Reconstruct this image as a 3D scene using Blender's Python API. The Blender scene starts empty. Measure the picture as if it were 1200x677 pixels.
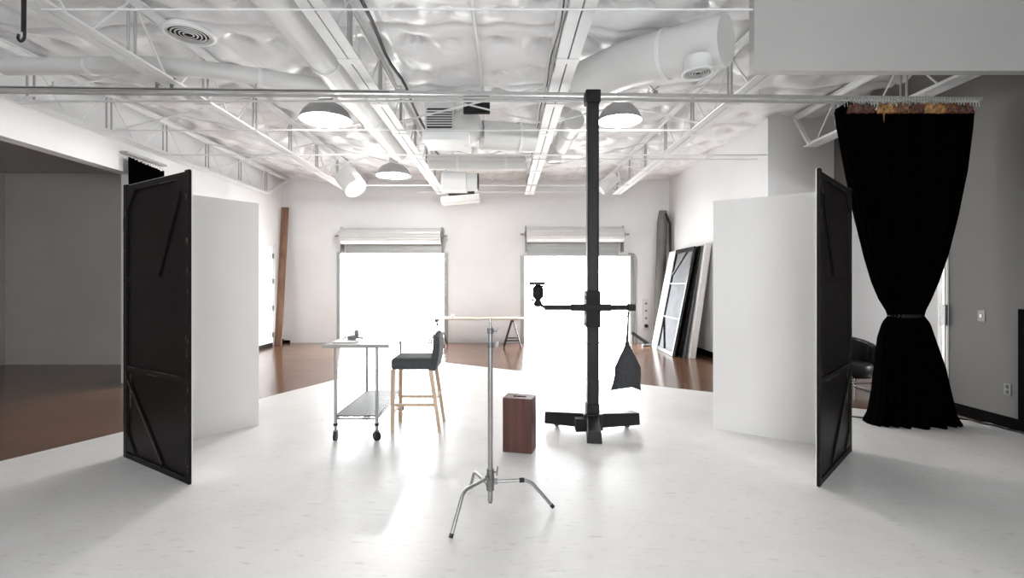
import bpy, math, random
from mathutils import Vector, Matrix
random.seed(7)
C = bpy.context.scene.collection
PI = math.pi
CH = 1.563          # camera height
F = 590.0           # focal length in pixels of the 1200 px wide frame
def fx(u, y): return (u - 590.0) / F * y
def fz(v, y): return CH - (v - 332.0) / F * y

# ------------------------------------------------------------------ helpers
class MB:
    def __init__(s): s.v = []; s.f = []; s.m = []; s.s = []
    def add(s, vs, fs, m=0, smooth=False):
        b = len(s.v); s.v += [tuple(p) for p in vs]
        for f in fs: s.f.append([b + i for i in f]); s.m.append(m); s.s.append(smooth)
        return s
    def box(s, x0, x1, y0, y1, z0, z1, m=0):
        vs = [(x, y, z) for z in (z0, z1) for y in (y0, y1) for x in (x0, x1)]
        return s.add(vs, [(0,2,3,1),(4,5,7,6),(0,1,5,4),(2,6,7,3),(0,4,6,2),(1,3,7,5)], m)
    def beam(s, p, q, w, h, m=0, up=(0,0,1), w2=None, h2=None):
        p = Vector(p); q = Vector(q); d = (q-p).normalized(); u = Vector(up)
        if abs(d.dot(u)) > .99: u = Vector((0,1,0))
        a = d.cross(u).normalized(); b = a.cross(d).normalized()
        w2 = w if w2 is None else w2; h2 = h if h2 is None else h2
        vs = []
        for c, ww, hh in ((p,w,h),(q,w2,h2)):
            for i, j in ((-1,-1),(1,-1),(1,1),(-1,1)): vs.append(c + a*(i*ww/2) + b*(j*hh/2))
        return s.add(vs, [(0,3,2,1),(4,5,6,7),(0,1,5,4),(1,2,6,5),(2,3,7,6),(3,0,4,7)], m)
    def tube(s, pts, r, n=10, m=0, caps=True, smooth=True):
        pts = [Vector(p) for p in pts]; k = len(pts)
        rs = r if isinstance(r, (list, tuple)) else [r]*k
        d0 = (pts[1]-pts[0]).normalized()
        a = d0.orthogonal().normalized(); vs = []
        for i in range(k):
            if i == 0: d = d0
            elif i == k-1: d = (pts[i]-pts[i-1]).normalized()
            else: d = ((pts[i]-pts[i-1]).normalized() + (pts[i+1]-pts[i]).normalized()).normalized()
            a = (a - d*a.dot(d)).normalized(); b = d.cross(a)
            for j in range(n):
                t = 2*PI*j/n; vs.append(pts[i] + (a*math.cos(t) + b*math.sin(t))*rs[i])
        fs = [(i*n+j, i*n+(j+1)%n, (i+1)*n+(j+1)%n, (i+1)*n+j) for i in range(k-1) for j in range(n)]
        s.add(vs, fs, m, smooth)
        if caps:
            s.add(vs[:n], [tuple(range(n))[::-1]], m); s.add(vs[-n:], [tuple(range(n))], m)
        return s
    def lathe(s, prof, c=(0,0,0), n=24, m=0, mat=None, smooth=True):
        vs = []; k = len(prof)
        for r, z in prof:
            for j in range(n):
                t = 2*PI*j/n; p = Vector((r*math.cos(t), r*math.sin(t), z))
                if mat is not None: p = mat @ p
                vs.append(p + Vector(c))
        fs = [(i*n+j, i*n+(j+1)%n, (i+1)*n+(j+1)%n, (i+1)*n+j) for i in range(k-1) for j in range(n)]
        return s.add(vs, fs, m, smooth)

def finish(name, mb, mats, loc=(0,0,0), parent=None, bevel=0, shift=(0,0,0), solid=0):
    me = bpy.data.meshes.new(name)
    sh = Vector(shift)
    me.from_pydata([tuple(Vector(p)-sh) for p in mb.v], [], mb.f)
    if not isinstance(mats, (list, tuple)): mats = [mats]
    for m in mats: me.materials.append(m)
    me.polygons.foreach_set('material_index', mb.m)
    me.polygons.foreach_set('use_smooth', mb.s)
    me.update()
    o = bpy.data.objects.new(name, me); C.objects.link(o); o.location = loc
    if parent: o.parent = parent
    if solid:
        md = o.modifiers.new('thick', 'SOLIDIFY'); md.thickness = solid; md.offset = 0
    if bevel:
        md = o.modifiers.new('bevel', 'BEVEL'); md.width = bevel; md.segments = 2; md.limit_method = 'ANGLE'
    return o
def tag(o, label, cat, group=None, kind=None):
    o['label'] = label; o['category'] = cat
    if group: o['group'] = group
    if kind: o['kind'] = kind
    return o
def thing(name, label, cat, loc=(0,0,0), rotz=0, group=None):
    o = bpy.data.objects.new(name, None); C.objects.link(o)
    o.empty_display_size = .1
    o.location = loc; o.rotation_euler = (0,0,rotz)
    return tag(o, label, cat, group)
def part(name, mb, mats, root, bevel=0, world=False, solid=0):
    """child mesh; with world=True the geometry is given in room coordinates (root unrotated)"""
    top = root
    while top.parent: top = top.parent
    return finish(name, mb, mats, (0,0,0), root, bevel, top.location if world else (0,0,0), solid)
def single(name, mb, mats, label, cat, loc, group=None, bevel=0, world=True, solid=0):
    o = finish(name, mb, mats, loc, None, bevel, loc if world else (0,0,0), solid)
    return tag(o, label, cat, group)
def struct(name, mb, mats, bevel=0):
    o = finish(name, mb, mats, bevel=bevel); o['kind'] = 'structure'; return o
def copy_tree(o, parent=None):
    c = o.copy(); C.objects.link(c)
    if parent: c.parent = parent
    for ch in list(o.children): copy_tree(ch, c)
    return c

# ------------------------------------------------------------------ materials
def mat(name, col, rough=.5, metal=0, spec=.5, noise=None, bump=None, emit=None, coat=0):
    """noise=(scale, amount) varies the colour, bump=(scale, strength, distance)"""
    m = bpy.data.materials.new(name); m.use_nodes = True
    nt = m.node_tree; b = nt.nodes['Principled BSDF']
    b.inputs['Base Color'].default_value = (*col, 1); b.inputs['Roughness'].default_value = rough
    b.inputs['Metallic'].default_value = metal; b.inputs['Specular IOR Level'].default_value = spec
    b.inputs['Coat Weight'].default_value = coat
    tc = nt.nodes.new('ShaderNodeTexCoord')
    if noise:
        n = nt.nodes.new('ShaderNodeTexNoise'); n.inputs['Scale'].default_value = noise[0]
        n.inputs['Detail'].default_value = 6; n.inputs['Roughness'].default_value = .6
        nt.links.new(tc.outputs['Object'], n.inputs['Vector'])
        r = nt.nodes.new('ShaderNodeValToRGB')
        a = noise[1]
        r.color_ramp.elements[0].position = .3; r.color_ramp.elements[1].position = .7
        r.color_ramp.elements[0].color = (*[max(0, c*(1-a)) for c in col], 1)
        r.color_ramp.elements[1].color = (*[min(1, c*(1+a)) for c in col], 1)
        nt.links.new(n.outputs['Fac'], r.inputs['Fac']); nt.links.new(r.outputs['Color'], b.inputs['Base Color'])
    if bump:
        n = nt.nodes.new('ShaderNodeTexNoise'); n.inputs['Scale'].default_value = bump[0]
        n.inputs['Detail'].default_value = 5
        nt.links.new(tc.outputs['Object'], n.inputs['Vector'])
        bp = nt.nodes.new('ShaderNodeBump'); bp.inputs['Strength'].default_value = bump[1]
        bp.inputs['Distance'].default_value = bump[2]
        nt.links.new(n.outputs['Fac'], bp.inputs['Height']); nt.links.new(bp.outputs['Normal'], b.inputs['Normal'])
    return m

def wood(name, c1, c2, scale, axis=2, rough=.5):
    m = bpy.data.materials.new(name); m.use_nodes = True
    nt = m.node_tree; b = nt.nodes['Principled BSDF']; b.inputs['Roughness'].default_value = rough
    tc = nt.nodes.new('ShaderNodeTexCoord'); mp = nt.nodes.new('ShaderNodeMapping')
    sc = [scale]*3; sc[axis] = scale*.06; mp.inputs['Scale'].default_value = sc
    n = nt.nodes.new('ShaderNodeTexNoise'); n.inputs['Scale'].default_value = 1; n.inputs['Detail'].default_value = 8
    n.inputs['Distortion'].default_value = .6
    r = nt.nodes.new('ShaderNodeValToRGB'); r.color_ramp.elements[0].position = .35; r.color_ramp.elements[1].position = .65
    r.color_ramp.elements[0].color = (*c1, 1); r.color_ramp.elements[1].color = (*c2, 1)
    nt.links.new(tc.outputs['Object'], mp.inputs['Vector']); nt.links.new(mp.outputs['Vector'], n.inputs['Vector'])
    nt.links.new(n.outputs['Fac'], r.inputs['Fac']); nt.links.new(r.outputs['Color'], b.inputs['Base Color'])
    return m

def block_wall(name, col, rot_x=True):
    """painted block wall: faint joints as bump only"""
    m = mat(name, col, .6, noise=(1.2, .03))
    nt = m.node_tree; b = nt.nodes['Principled BSDF']
    tc = nt.nodes.new('ShaderNodeTexCoord'); sx = nt.nodes.new('ShaderNodeSeparateXYZ'); cx = nt.nodes.new('ShaderNodeCombineXYZ')
    ad = nt.nodes.new('ShaderNodeMath'); ad.operation = 'ADD'
    nt.links.new(tc.outputs['Object'], sx.inputs[0])
    nt.links.new(sx.outputs['X'], ad.inputs[0]); nt.links.new(sx.outputs['Y'], ad.inputs[1])
    nt.links.new(ad.outputs[0], cx.inputs['X']); nt.links.new(sx.outputs['Z'], cx.inputs['Y'])
    br = nt.nodes.new('ShaderNodeTexBrick'); br.inputs['Scale'].default_value = 1
    br.inputs['Brick Width'].default_value = .4; br.inputs['Row Height'].default_value = .2
    br.inputs['Mortar Size'].default_value = .006; br.inputs['Mortar Smooth'].default_value = 1
    nt.links.new(cx.outputs[0], br.inputs['Vector'])
    bp = nt.nodes.new('ShaderNodeBump'); bp.inputs['Strength'].default_value = .25; bp.inputs['Distance'].default_value = .004; bp.invert = True
    nt.links.new(br.outputs['Fac'], bp.inputs['Height']); nt.links.new(bp.outputs['Normal'], b.inputs['Normal'])
    return m

M = {}
M['wall'] = block_wall('painted_block', (.83,.83,.835))
M['plaster'] = mat('smooth_plaster', (.83,.82,.81), .7, noise=(.8,.03))
M['grey_wall'] = mat('grey_paint', (.55,.53,.51), .75, noise=(.9,.06), bump=(6,.1,.01))
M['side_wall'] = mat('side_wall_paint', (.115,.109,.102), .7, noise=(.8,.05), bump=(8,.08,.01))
M['bulk'] = mat('bulkhead_paint', (.50,.49,.48), .75, noise=(.8,.04))
M['insul'] = mat('insulation_sheet', (.92,.925,.935), .26, noise=(.7,.03), bump=(3.0,.35,.06))
M['steel'] = mat('painted_steel', (.82,.825,.83), .45, noise=(9,.03))
M['web'] = mat('grey_web_steel', (.42,.42,.415), .5)
M['duct'] = mat('painted_duct', (.72,.72,.71), .4, noise=(2,.04), bump=(3,.06,.02))
M['galv'] = mat('galvanised', (.55,.55,.54), .35, .6, noise=(8,.1))
M['track'] = mat('track_steel', (.40,.395,.39), .4, .2, noise=(8,.06))
M['dark'] = mat('dark_gap', (.02,.02,.02), .8)
M['black'] = mat('black_paint', (.007,.007,.008), .42, 0, .35, noise=(12,.4))
M['matte_black'] = mat('matte_black', (.009,.009,.010), .6, 0, .3, noise=(20,.3))
M['cloth'] = mat('black_velvet', (.0015,.0015,.0018), 1.0, spec=.0, noise=(15,.3))
M['bagcloth'] = mat('bag_cloth', (.035,.037,.042), .8, noise=(30,.25), bump=(60,.2,.002))
M['hem'] = mat('gold_brown_hem', (.20,.085,.035), .45, noise=(22,.85))
M['flat_black'] = mat('flat_black_paint', (.006,.0045,.0045), .42, 0, .14, noise=(5,.35), bump=(4,.15,.01))
M['flat_frame'] = mat('flat_frame_black', (.009,.0075,.007), .5, 0, .18, noise=(7,.4))
M['scuff'] = mat('bare_scuff', (.10,.085,.075), .6, noise=(30,.5))
M['flat_white'] = mat('flat_white_paint', (.82,.81,.80), .7, noise=(1.1,.025), bump=(5,.05,.01))
M['chrome'] = mat('chrome', (.62,.62,.62), .22, 1)
M['wire'] = mat('dull_wire', (.16,.158,.155), .45, .4)
M['nickel'] = mat('nickel_tube', (.38,.38,.375), .32, .9, noise=(20,.08))
M['cast'] = mat('cast_grey', (.22,.22,.22), .45, .7, noise=(30,.2))
M['base_black'] = mat('baseboard_black', (.006,.006,.006), 1.0, 0, 0.0)
M['rubber'] = mat('black_rubber', (.012,.012,.012), .6)
M['grey_fabric'] = mat('grey_upholstery', (.060,.064,.068), .85, noise=(60,.2), bump=(120,.3,.002))
M['oak'] = wood('pale_oak', (.52,.37,.25), (.68,.52,.39), 30)
M['board'] = wood('brown_board', (.13,.065,.035), (.25,.13,.075), 14)
M['box_wood'] = wood('red_brown_ply', (.060,.020,.015), (.115,.042,.032), 20, 2, .5)
M['box_edge'] = wood('red_brown_edge', (.035,.012,.01), (.07,.028,.022), 20, 0, .6)
M['table_wood'] = wood('pale_ply', (.45,.38,.31), (.62,.55,.47), 12, 0)
M['shutter'] = mat('shutter_steel', (.62,.63,.63), .38, .15, noise=(4,.04))
M['slat'] = mat('slat_steel', (.40,.41,.41), .4, .2, noise=(4,.04))
M['panel_grey'] = mat('grey_panel', (.15,.155,.165), .8, 0, .2, noise=(3,.15))
M['leather'] = mat('black_leather', (.010,.011,.014), .35, noise=(20,.2))
M['plastic'] = mat('white_plastic', (.75,.74,.72), .4)
M['plate_grey'] = mat('dull_plate', (.17,.165,.155), .5)
M['concrete'] = mat('outside_concrete', (.6,.6,.58), .8, noise=(1,.05))

def floor_brown():
    m = bpy.data.materials.new('polished_concrete'); m.use_nodes = True
    nt = m.node_tree; b = nt.nodes['Principled BSDF']
    tc = nt.nodes.new('ShaderNodeTexCoord')
    n = nt.nodes.new('ShaderNodeTexNoise'); n.inputs['Scale'].default_value = .9; n.inputs['Detail'].default_value = 9
    n.inputs['Roughness'].default_value = .65; n.inputs['Distortion'].default_value = .5
    nt.links.new(tc.outputs['Object'], n.inputs['Vector'])
    r = nt.nodes.new('ShaderNodeValToRGB'); e = r.color_ramp.elements
    e[0].position = .3; e[0].color = (.085,.040,.022,1); e[1].position = .7; e[1].color = (.18,.095,.058,1)
    nt.links.new(n.outputs['Fac'], r.inputs['Fac']); nt.links.new(r.outputs['Color'], b.inputs['Base Color'])
    n2 = nt.nodes.new('ShaderNodeTexNoise'); n2.inputs['Scale'].default_value = 2.5; n2.inputs['Detail'].default_value = 4
    nt.links.new(tc.outputs['Object'], n2.inputs['Vector'])
    mr = nt.nodes.new('ShaderNodeMapRange'); mr.inputs['To Min'].default_value = .10; mr.inputs['To Max'].default_value = .24
    nt.links.new(n2.outputs['Fac'], mr.inputs['Value']); nt.links.new(mr.outputs['Result'], b.inputs['Roughness'])
    b.inputs['Specular IOR Level'].default_value = .45; b.inputs['Coat Roughness'].default_value = .08
    return m
def floor_white():
    m = bpy.data.materials.new('painted_floor_white'); m.use_nodes = True
    nt = m.node_tree; b = nt.nodes['Principled BSDF']
    tc = nt.nodes.new('ShaderNodeTexCoord')
    n = nt.nodes.new('ShaderNodeTexNoise'); n.inputs['Scale'].default_value = 2.2; n.inputs['Detail'].default_value = 10
    n.inputs['Roughness'].default_value = .7
    nt.links.new(tc.outputs['Object'], n.inputs['Vector'])
    r = nt.nodes.new('ShaderNodeValToRGB'); e = r.color_ramp.elements
    e[0].position = .3; e[0].color = (.70,.685,.67,1); e[1].position = .7; e[1].color = (.77,.76,.75,1)
    nt.links.new(n.outputs['Fac'], r.inputs['Fac'])
    # small scuffs and roller marks
    mp = nt.nodes.new('ShaderNodeMapping'); mp.inputs['Scale'].default_value = (9, 30, 9); mp.inputs['Rotation'].default_value = (0,0,.4)
    nt.links.new(tc.outputs['Object'], mp.inputs['Vector'])
    n2 = nt.nodes.new('ShaderNodeTexNoise'); n2.inputs['Scale'].default_value = 1; n2.inputs['Detail'].default_value = 6
    nt.links.new(mp.outputs['Vector'], n2.inputs['Vector'])
    r2 = nt.nodes.new('ShaderNodeValToRGB'); e2 = r2.color_ramp.elements
    e2[0].position = .26; e2[0].color = (.80,.79,.77,1); e2[1].position = .40; e2[1].color = (1,1,1,1)
    nt.links.new(n2.outputs['Fac'], r2.inputs['Fac'])
    mx = nt.nodes.new('ShaderNodeMix'); mx.data_type = 'RGBA'; mx.blend_type = 'MULTIPLY'; mx.inputs['Factor'].default_value = 1
    nt.links.new(r.outputs['Color'], mx.inputs['A']); nt.links.new(r2.outputs['Color'], mx.inputs['B'])
    nt.links.new(mx.outputs['Result'], b.inputs['Base Color'])
    b.inputs['Roughness'].default_value = .34
    bp = nt.nodes.new('ShaderNodeBump'); bp.inputs['Strength'].default_value = .12; bp.inputs['Distance'].default_value = .01
    nt.links.new(n2.outputs['Fac'], bp.inputs['Height']); nt.links.new(bp.outputs['Normal'], b.inputs['Normal'])
    return m
M['floor_brown'] = floor_brown(); M['floor_white'] = floor_white()

# ------------------------------------------------------------------ room shell
YB = 13.25; XL = -5.80; XR = 4.36; YC = 8.30; XS = 5.45; YA = 9.70; XA = -9.6
ZT = 4.70; RY = -4.0; XRR = 9.0
struct('floor', MB().box(XA-.2, XRR+.2, RY-.2, YB+.2, -.10, 0), M['floor_brown'])
poly = [(-6.35,RY), (-6.35,.10), (-4.41,4.41), (-3.33,6.73), (-1.78,10.33), (3.0,7.2), (4.36,6.30), (5.45,5.62), (5.45,RY)]
mb = MB(); n = len(poly)
mb.add([(x,y,0.0) for x,y in poly]+[(x,y,.006) for x,y in poly],
       [tuple(range(n,2*n)), tuple(range(n))[::-1]] + [(i,(i+1)%n,n+(i+1)%n,n+i) for i in range(n)])
struct('floor_painted', mb, M['floor_white'])
FZ = .006

D1 = (fx(397,YB), fx(523,YB), 2.36); D2 = (fx(612,YB), fx(740,YB), 2.27)
mb = MB()
for x0, x1, z0 in ((XL-.2, D1[0], 0), (D1[0], D1[1], D1[2]), (D1[1], D2[0], 0), (D2[0], D2[1], D2[2]), (D2[1], XR+.2, 0)):
    mb.box(x0, x1, YB, YB+.2, z0, ZT)
struct('wall_back', mb, M['wall'])
mb = MB(); mb.box(XL-.2, XL, 7.9, YB, 0, ZT); mb.box(XL-.2, XL, RY, 7.9, 3.27, ZT)
struct('wall_left', mb, M['wall'])
struct('wall_alcove_back', MB().box(XA, XL-.2, YA, YA+.15, 0, ZT), M['grey_wall'])
struct('wall_alcove_side', MB().box(XA-.2, XA, RY, YA+.15, 0, ZT), M['grey_wall'])
struct('ceiling_alcove', MB().box(XA, XL-.2, RY, YA, 3.68, 3.8), M['grey_wall'])
struct('wall_right_rear', MB().box(XR, XR+.15, YC, YB, 0, ZT), M['wall'])
struct('wall_right_return', MB().box(XR+.15, XRR, YC, YC+.15, 0, ZT), M['plaster'])
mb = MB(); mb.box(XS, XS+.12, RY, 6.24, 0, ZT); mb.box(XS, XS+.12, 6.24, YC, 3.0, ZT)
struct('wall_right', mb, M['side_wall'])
SW = (5.6, 6.7, 1.1, 2.1)  # added opening, out of view, letting sky light fill the right-hand room
struct('wall_far_side', MB().box(XRR, XRR+.2, RY, SW[0], 0, ZT).box(XRR, XRR+.2, SW[1], YC+.15, 0, ZT).box(XRR, XRR+.2, SW[0], SW[1], 0, SW[2]).box(XRR, XRR+.2, SW[0], SW[1], SW[3], ZT), M['plaster'])
struct('ceiling_roof_deck', MB().box(XA-.2, XRR+.2, RY-.2, YB+.2, ZT, ZT+.1), M['plaster'])
# front wall behind the camera; its opening is added, unseen, to let in fill light
mb = MB()
FW = (-1.6, 1.6, 1.6, 2.8)
mb.box(XA-.2, FW[0], RY-.2, RY, 0, ZT); mb.box(FW[1], XRR+.2, RY-.2, RY, 0, ZT)
mb.box(FW[0], FW[1], RY-.2, RY, 0, FW[2]); mb.box(FW[0], FW[1], RY-.2, RY, FW[3], ZT)
struct('wall_front', mb, M['plaster'])
# bulkhead hanging in front of the right-hand bays
struct('wall_bulkhead', MB().box(fx(884,4.70), XS, 4.70, 4.80, 1.563+1.985, ZT), M['bulk'])
struct('ground', MB().box(-30, 30, YB+.2, 60, -.12, -.02), M['concrete'])
for o in [bpy.data.objects['ground']]: o.name = 'ground_outside'

# baseboards
def bb(name, x0,x1,y0,y1,h): struct(name, MB().box(x0,x1,y0,y1,0,h), M['base_black'])
bb('baseboard_left', XL, XL+.015, 8.0, YB, .11)
bb('baseboard_back', XL, fx(340,YB), YB-.015, YB, .07)
bb('baseboard_right_rear', XR-.015, XR, YC, YB, .13)
bb('baseboard_right', XS-.018, XS, RY, 6.20, .125)
# casings
struct('trim_1', MB().box(XS-.02, XS+.14, 6.24, 6.30, 0, 3.0).box(XS-.02, XS, 6.16, 6.24, .0, 3.08), M['plaster'], .004)
struct('trim_2', MB().box(5.70, 5.79, YC-.03, YC, 0, 2.9), M['plaster'], .004)
# hinge strip on the casing beside the black drape
# left wall service door
mb = MB(); mb.box(XL, XL+.03, 11.55, 12.62, 0, 2.50)
d1 = struct('door_1', mb, M['wall'], .004)
part('door_frame', MB().box(XL, XL+.045, 12.62, 12.68, 0, 2.56).box(XL, XL+.045, 11.49, 12.68, 2.50, 2.56).box(XL,XL+.045,11.49,11.55,0,2.56), M['steel'], d1)
for z in (.28, .95, 1.62, 2.25):
    part('hinge', MB().box(XL+.03, XL+.05, 12.57, 12.63, z-.06, z+.06), M['cast'], d1)
part('kick_plate', MB().box(XL+.03, XL+.036, 11.6, 12.58, .0, .09), M['black'], d1)

# ------------------------------------------------------------------ quilted insulation ceiling
def smooth(a): return a*a*(3-2*a)
ZI = 1.563 + 2.70
def make_ceiling():
    x0, x1, y0, y1, st = XL-.02, XRR, 1.5, YB+.05, .05
    nx = int((x1-x0)/st)+1; ny = int((y1-y0)/st)+1
    pins = {}
    px, py = .50, .78
    rnd = random.Random(3)
    for i in range(int((x1-x0)/px)+3):
        for j in range(int((y1-y0)/py)+3):
            pins[(i,j)] = (x0+(i-.5+rnd.uniform(-.12,.12))*px, y0+(j-.5+rnd.uniform(-.1,.1))*py, rnd.uniform(.3,1.0))
    ph = [rnd.uniform(0,6) for _ in range(8)]
    vs = []
    for j in range(ny):
        y = y0+j*st
        for i in range(nx):
            x = x0+i*st
            gi, gj = int((x-x0)/px+.5), int((y-y0)/py+.5)
            up = 0
            for a in (-1,0,1):
                for b in (-1,0,1):
                    p = pins.get((gi+a, gj+b))
                    if p:
                        dx, dy = x-p[0], y-p[1]
                        d = math.sqrt(dx*dx+dy*dy)
                        up = max(up, p[2]*math.exp(-d/.10))
            # each bay between joists sags
            t = ((x+1.48)/2.1) % 1.0
            sag = .10*math.sin(PI*t)
            t2 = ((y-.6)/1.6) % 1.0
            seam = math.exp(-min(t2,1-t2)*1.6/.05)*.05
            z = ZI + .10 - sag*.6 + .27*up + seam - .05*(1-up)
            z += .022*math.sin(2.3*x+ph[0]+1.1*math.sin(1.7*y+ph[1])) + .02*math.sin(2.9*y+ph[2]+1.3*math.sin(2.1*x+ph[3]))
            z += .008*math.sin(9*x+ph[4]+2*math.sin(5*y))+.008*math.sin(8*y+ph[5]+2*math.sin(6*x))
            z += .01*abs(math.sin(4.5*x+3*math.sin(1.3*y)+ph[6]))
            vs.append((x,y,min(z,ZT-.02)))
    fs = [(j*nx+i, (j+1)*nx+i, (j+1)*nx+i+1, j*nx+i+1) for j in range(ny-1) for i in range(nx-1)]
    mb = MB(); mb.add(vs, fs, 0, True); mb.box(XA, XRR, RY, 1.5, ZI, ZI+.02)
    return mb
o = struct('ceiling', make_ceiling(), M['insul'])

# ------------------------------------------------------------------ roof joists
ZJ = 1.563 + 2.14; ZTC = ZI - .02
NODES = [3.65 + 1.2*k for k in range(8)]      # 3.65 .. 12.05
def vertical_mb(y):
    m = MB()
    for dy in (-.045, .045):
        m.tube([(0,y+dy,ZJ+.03),(0,y+dy,ZTC+.01)], .013, 8)
    return m
def joist(x, y0, y1, bear, label, first):
    j = thing('roof_joist', label, 'joist', (x, y0, ZJ), 0, None)
    def P(name, m, mt=M['steel']):
        for k, p in enumerate(m.v): m.v[k] = (p[0], p[1]-y0, p[2]-ZJ)
        return part(name, m, mt, j)
    m = MB()
    for s in (-1, 1):
        a, b = (.007, .105) if s > 0 else (-.105, -.007)
        m.box(a, b, y0, y1, ZJ, ZJ+.010)
        a, b = (.007, .016) if s > 0 else (-.016, -.007)
        m.box(a, b, y0, y1, ZJ+.010, ZJ+.075)
    y = y0+.3
    m.box(-.007, .007, y0, y1, ZJ+.03, ZJ+.06, 1)
    for yy in NODES:
        if y0 < yy < y1-.02: m.box(-.11, .11, yy-.05, yy+.05, ZJ-.006, ZJ)
    P('bottom_chord', m, [M['steel'], M['dark']])
    m = MB()
    for s in (-1, 1):
        a, b = (.008, .07) if s > 0 else (-.07, -.008)
        m.box(a, b, y0, bear, ZTC+.05, ZTC+.06)
        a, b = (.008, .016) if s > 0 else (-.016, -.008)
        m.box(a, b, y0, bear, ZTC-.01, ZTC+.05)
    P('top_chord', m)
    for k, yy in enumerate(NODES):
        if not (y0-.01 <= yy <= y1+.06): continue
        P('vertical_strut', vertical_mb(yy), M['web'])
        for s in (-1, 1):
            ye = yy + s*.50
            if ye < y0 or ye > y1: continue
            P('diagonal_web', MB().beam((0,yy+s*.05,ZTC), (0,ye,ZJ+.04), .014, .016))
    m = MB()
    for s in (-1, 1): m.beam((s*.03, y1-.02, ZJ+.03), (s*.03, bear-.03, ZTC+.02), .02, .04)
    P('end_diagonal', m)
    return j
JX = [-5.68, -3.58, -1.48, .617, 2.72, 4.81]
joist(JX[0], 2.0, 12.1, YB, 'white open-web steel roof joist running tight along the left wall', 1)
joist(JX[1], 2.0, 12.1, YB, 'white open-web roof joist above the wheeled cart, second from the left wall', 0)
joist(JX[2], 2.0, 12.1, YB, 'white open-web roof joist pointing at the left roller shutter', 0)
joist(JX[3], 2.0, 12.1, YB, 'white open-web roof joist running just left of the tall black column', 0)
joist(JX[4], 4.82, 12.1, YB, 'white open-web roof joist ending beside the right roller shutter corner', 0)
joist(JX[5], 4.82, 7.90, YC, 'short white roof joist behind the black drape, ending at the wall corner', 0)

# bridging rods across the joists
def bridge(y, xa, xb, z, r, label):
    single('bridging_rod', MB().tube([(xa,y,z),(xb,y,z)], r, 8), M['steel'], label, 'rod', (xa,y,z))
bridge(3.92, JX[1]-.02, 1.94, ZJ-.008, .008, 'long white rod across the joists at the very top edge of the photo')
bridge(5.86, JX[0], 5.3, ZJ-.020, .014, 'long white rod crossing the joists just behind the curtain track')
bridge(6.98, JX[0], JX[4], ZJ-.018, .010, 'thin white rod across the joists level with the round domed lamps')
bridge(8.32, JX[0], XR-.01, ZJ-.018, .012, 'thin white rod crossing under the round ducts of the heating unit')
bridge(8.62, JX[2], XR-.01, ZJ+.0-.018, .009, 'second thin white rod close behind the duct level rod')
bridge(10.9, JX[1], JX[4], ZJ-.018, .011, 'thin white rod across the joists in front of the hanging white lamp box')
bridge(11.7, JX[2]-.5, JX[4]-.6, ZJ-.016, .010, 'farthest thin white rod, nearest the rear wall')
k = 0
bays = ['leftmost roof bay','roof bay over the cart','centre roof bay','roof bay right of centre']
for y, nm in ((5.95,'behind the track'), (7.25,'level with the domed lamps'), (9.65,'near the rear wall')):
    for b in range(4):
        if y < 6 and b != 0: continue
        if b == 1 and y < 8: continue
        if b == 2 and y < 8: y = 6.84
        x0, x1 = JX[b], JX[b+1]
        o = thing('cross_brace', 'white crossed steel brace in the %s, %s' % (bays[b], nm), 'brace', (x0, y, ZJ))
        part('brace_bar', MB().beam((0,-.03,0+.03),(x1-x0,-.03,ZTC-ZJ), .018,.018), M['steel'], o)
        part('brace_bar', MB().beam((0,.03,ZTC-ZJ),(x1-x0,.03,0+.03), .018,.018), M['steel'], o)

# conduits under the insulation
single('conduit', MB().tube([(-.30,2.5,ZI-.05),(-.29,5,ZI-.06),(-.28,YB-.1,ZI-.05)], .022, 8), M['steel'],
       'white pipe running back under the quilted ceiling between the two centre joists', 'pipe', (-.30,2.5,ZI-.05))
pts = [(-1.33+.02*math.sin(y*3), y, ZI-.07+.015*math.sin(y*5)) for y in [3+.25*i for i in range(36)]]
single('cable', MB().tube(pts, .020, 6), M['black'], 'black cable lying along the joist that points at the left shutter', 'cable', pts[0])
pts = [(.56+.015*math.sin(y*4), y, ZI-.10+.01*math.sin(y*6)) for y in [3+.25*i for i in range(30)]]
single('cable', MB().tube(pts, .009, 6), M['black'], 'thin dark cable along the joist beside the tall column', 'cable', pts[0])

# ------------------------------------------------------------------ curtain track
T0 = Vector((XL+.01, 5.40, 1.563+2.10)); T1 = Vector((XS-.12, 5.62, 1.563+2.055))
def tp(u):
    """point of the track seen at column u"""
    a, b = T0, T1; k = (u-590)/F
    t = (k*a.y - a.x)/((b.x-a.x) - k*(b.y-a.y)); return a + (b-a)*t
tr = thing('curtain_track', 'long grey double curtain track spanning the studio below the roof joists', 'track', T0)
part('rail', MB().beam(T0+Vector((0,0,0)), T1, .045, .035), M['track'], tr, .003, True)
part('lower_pipe', MB().tube([T0+Vector((0,-.02,-.052)), T1+Vector((-.4,-.02,-.055))], .017, 10), M['track'], tr, 0, True)
part('track_slot', MB().beam(T0+Vector((0,-.0235,-.0)), T1+Vector((-.3,-.0235,0)), .003, .010), M['dark'], tr, 0, True)
for u in (62, 300, 470, 640, 760, 890, 1085):
    p = tp(u); m = MB()
    m.tube([p+Vector((0,0,.017)), p+Vector((0,0,.075))], .008, 6).box(p.x-.02,p.x+.02,p.y-.02,p.y+.02,p.z+.015,p.z+.03)
    part('hanger', m, M['galv'], tr, 0, True)
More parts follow.
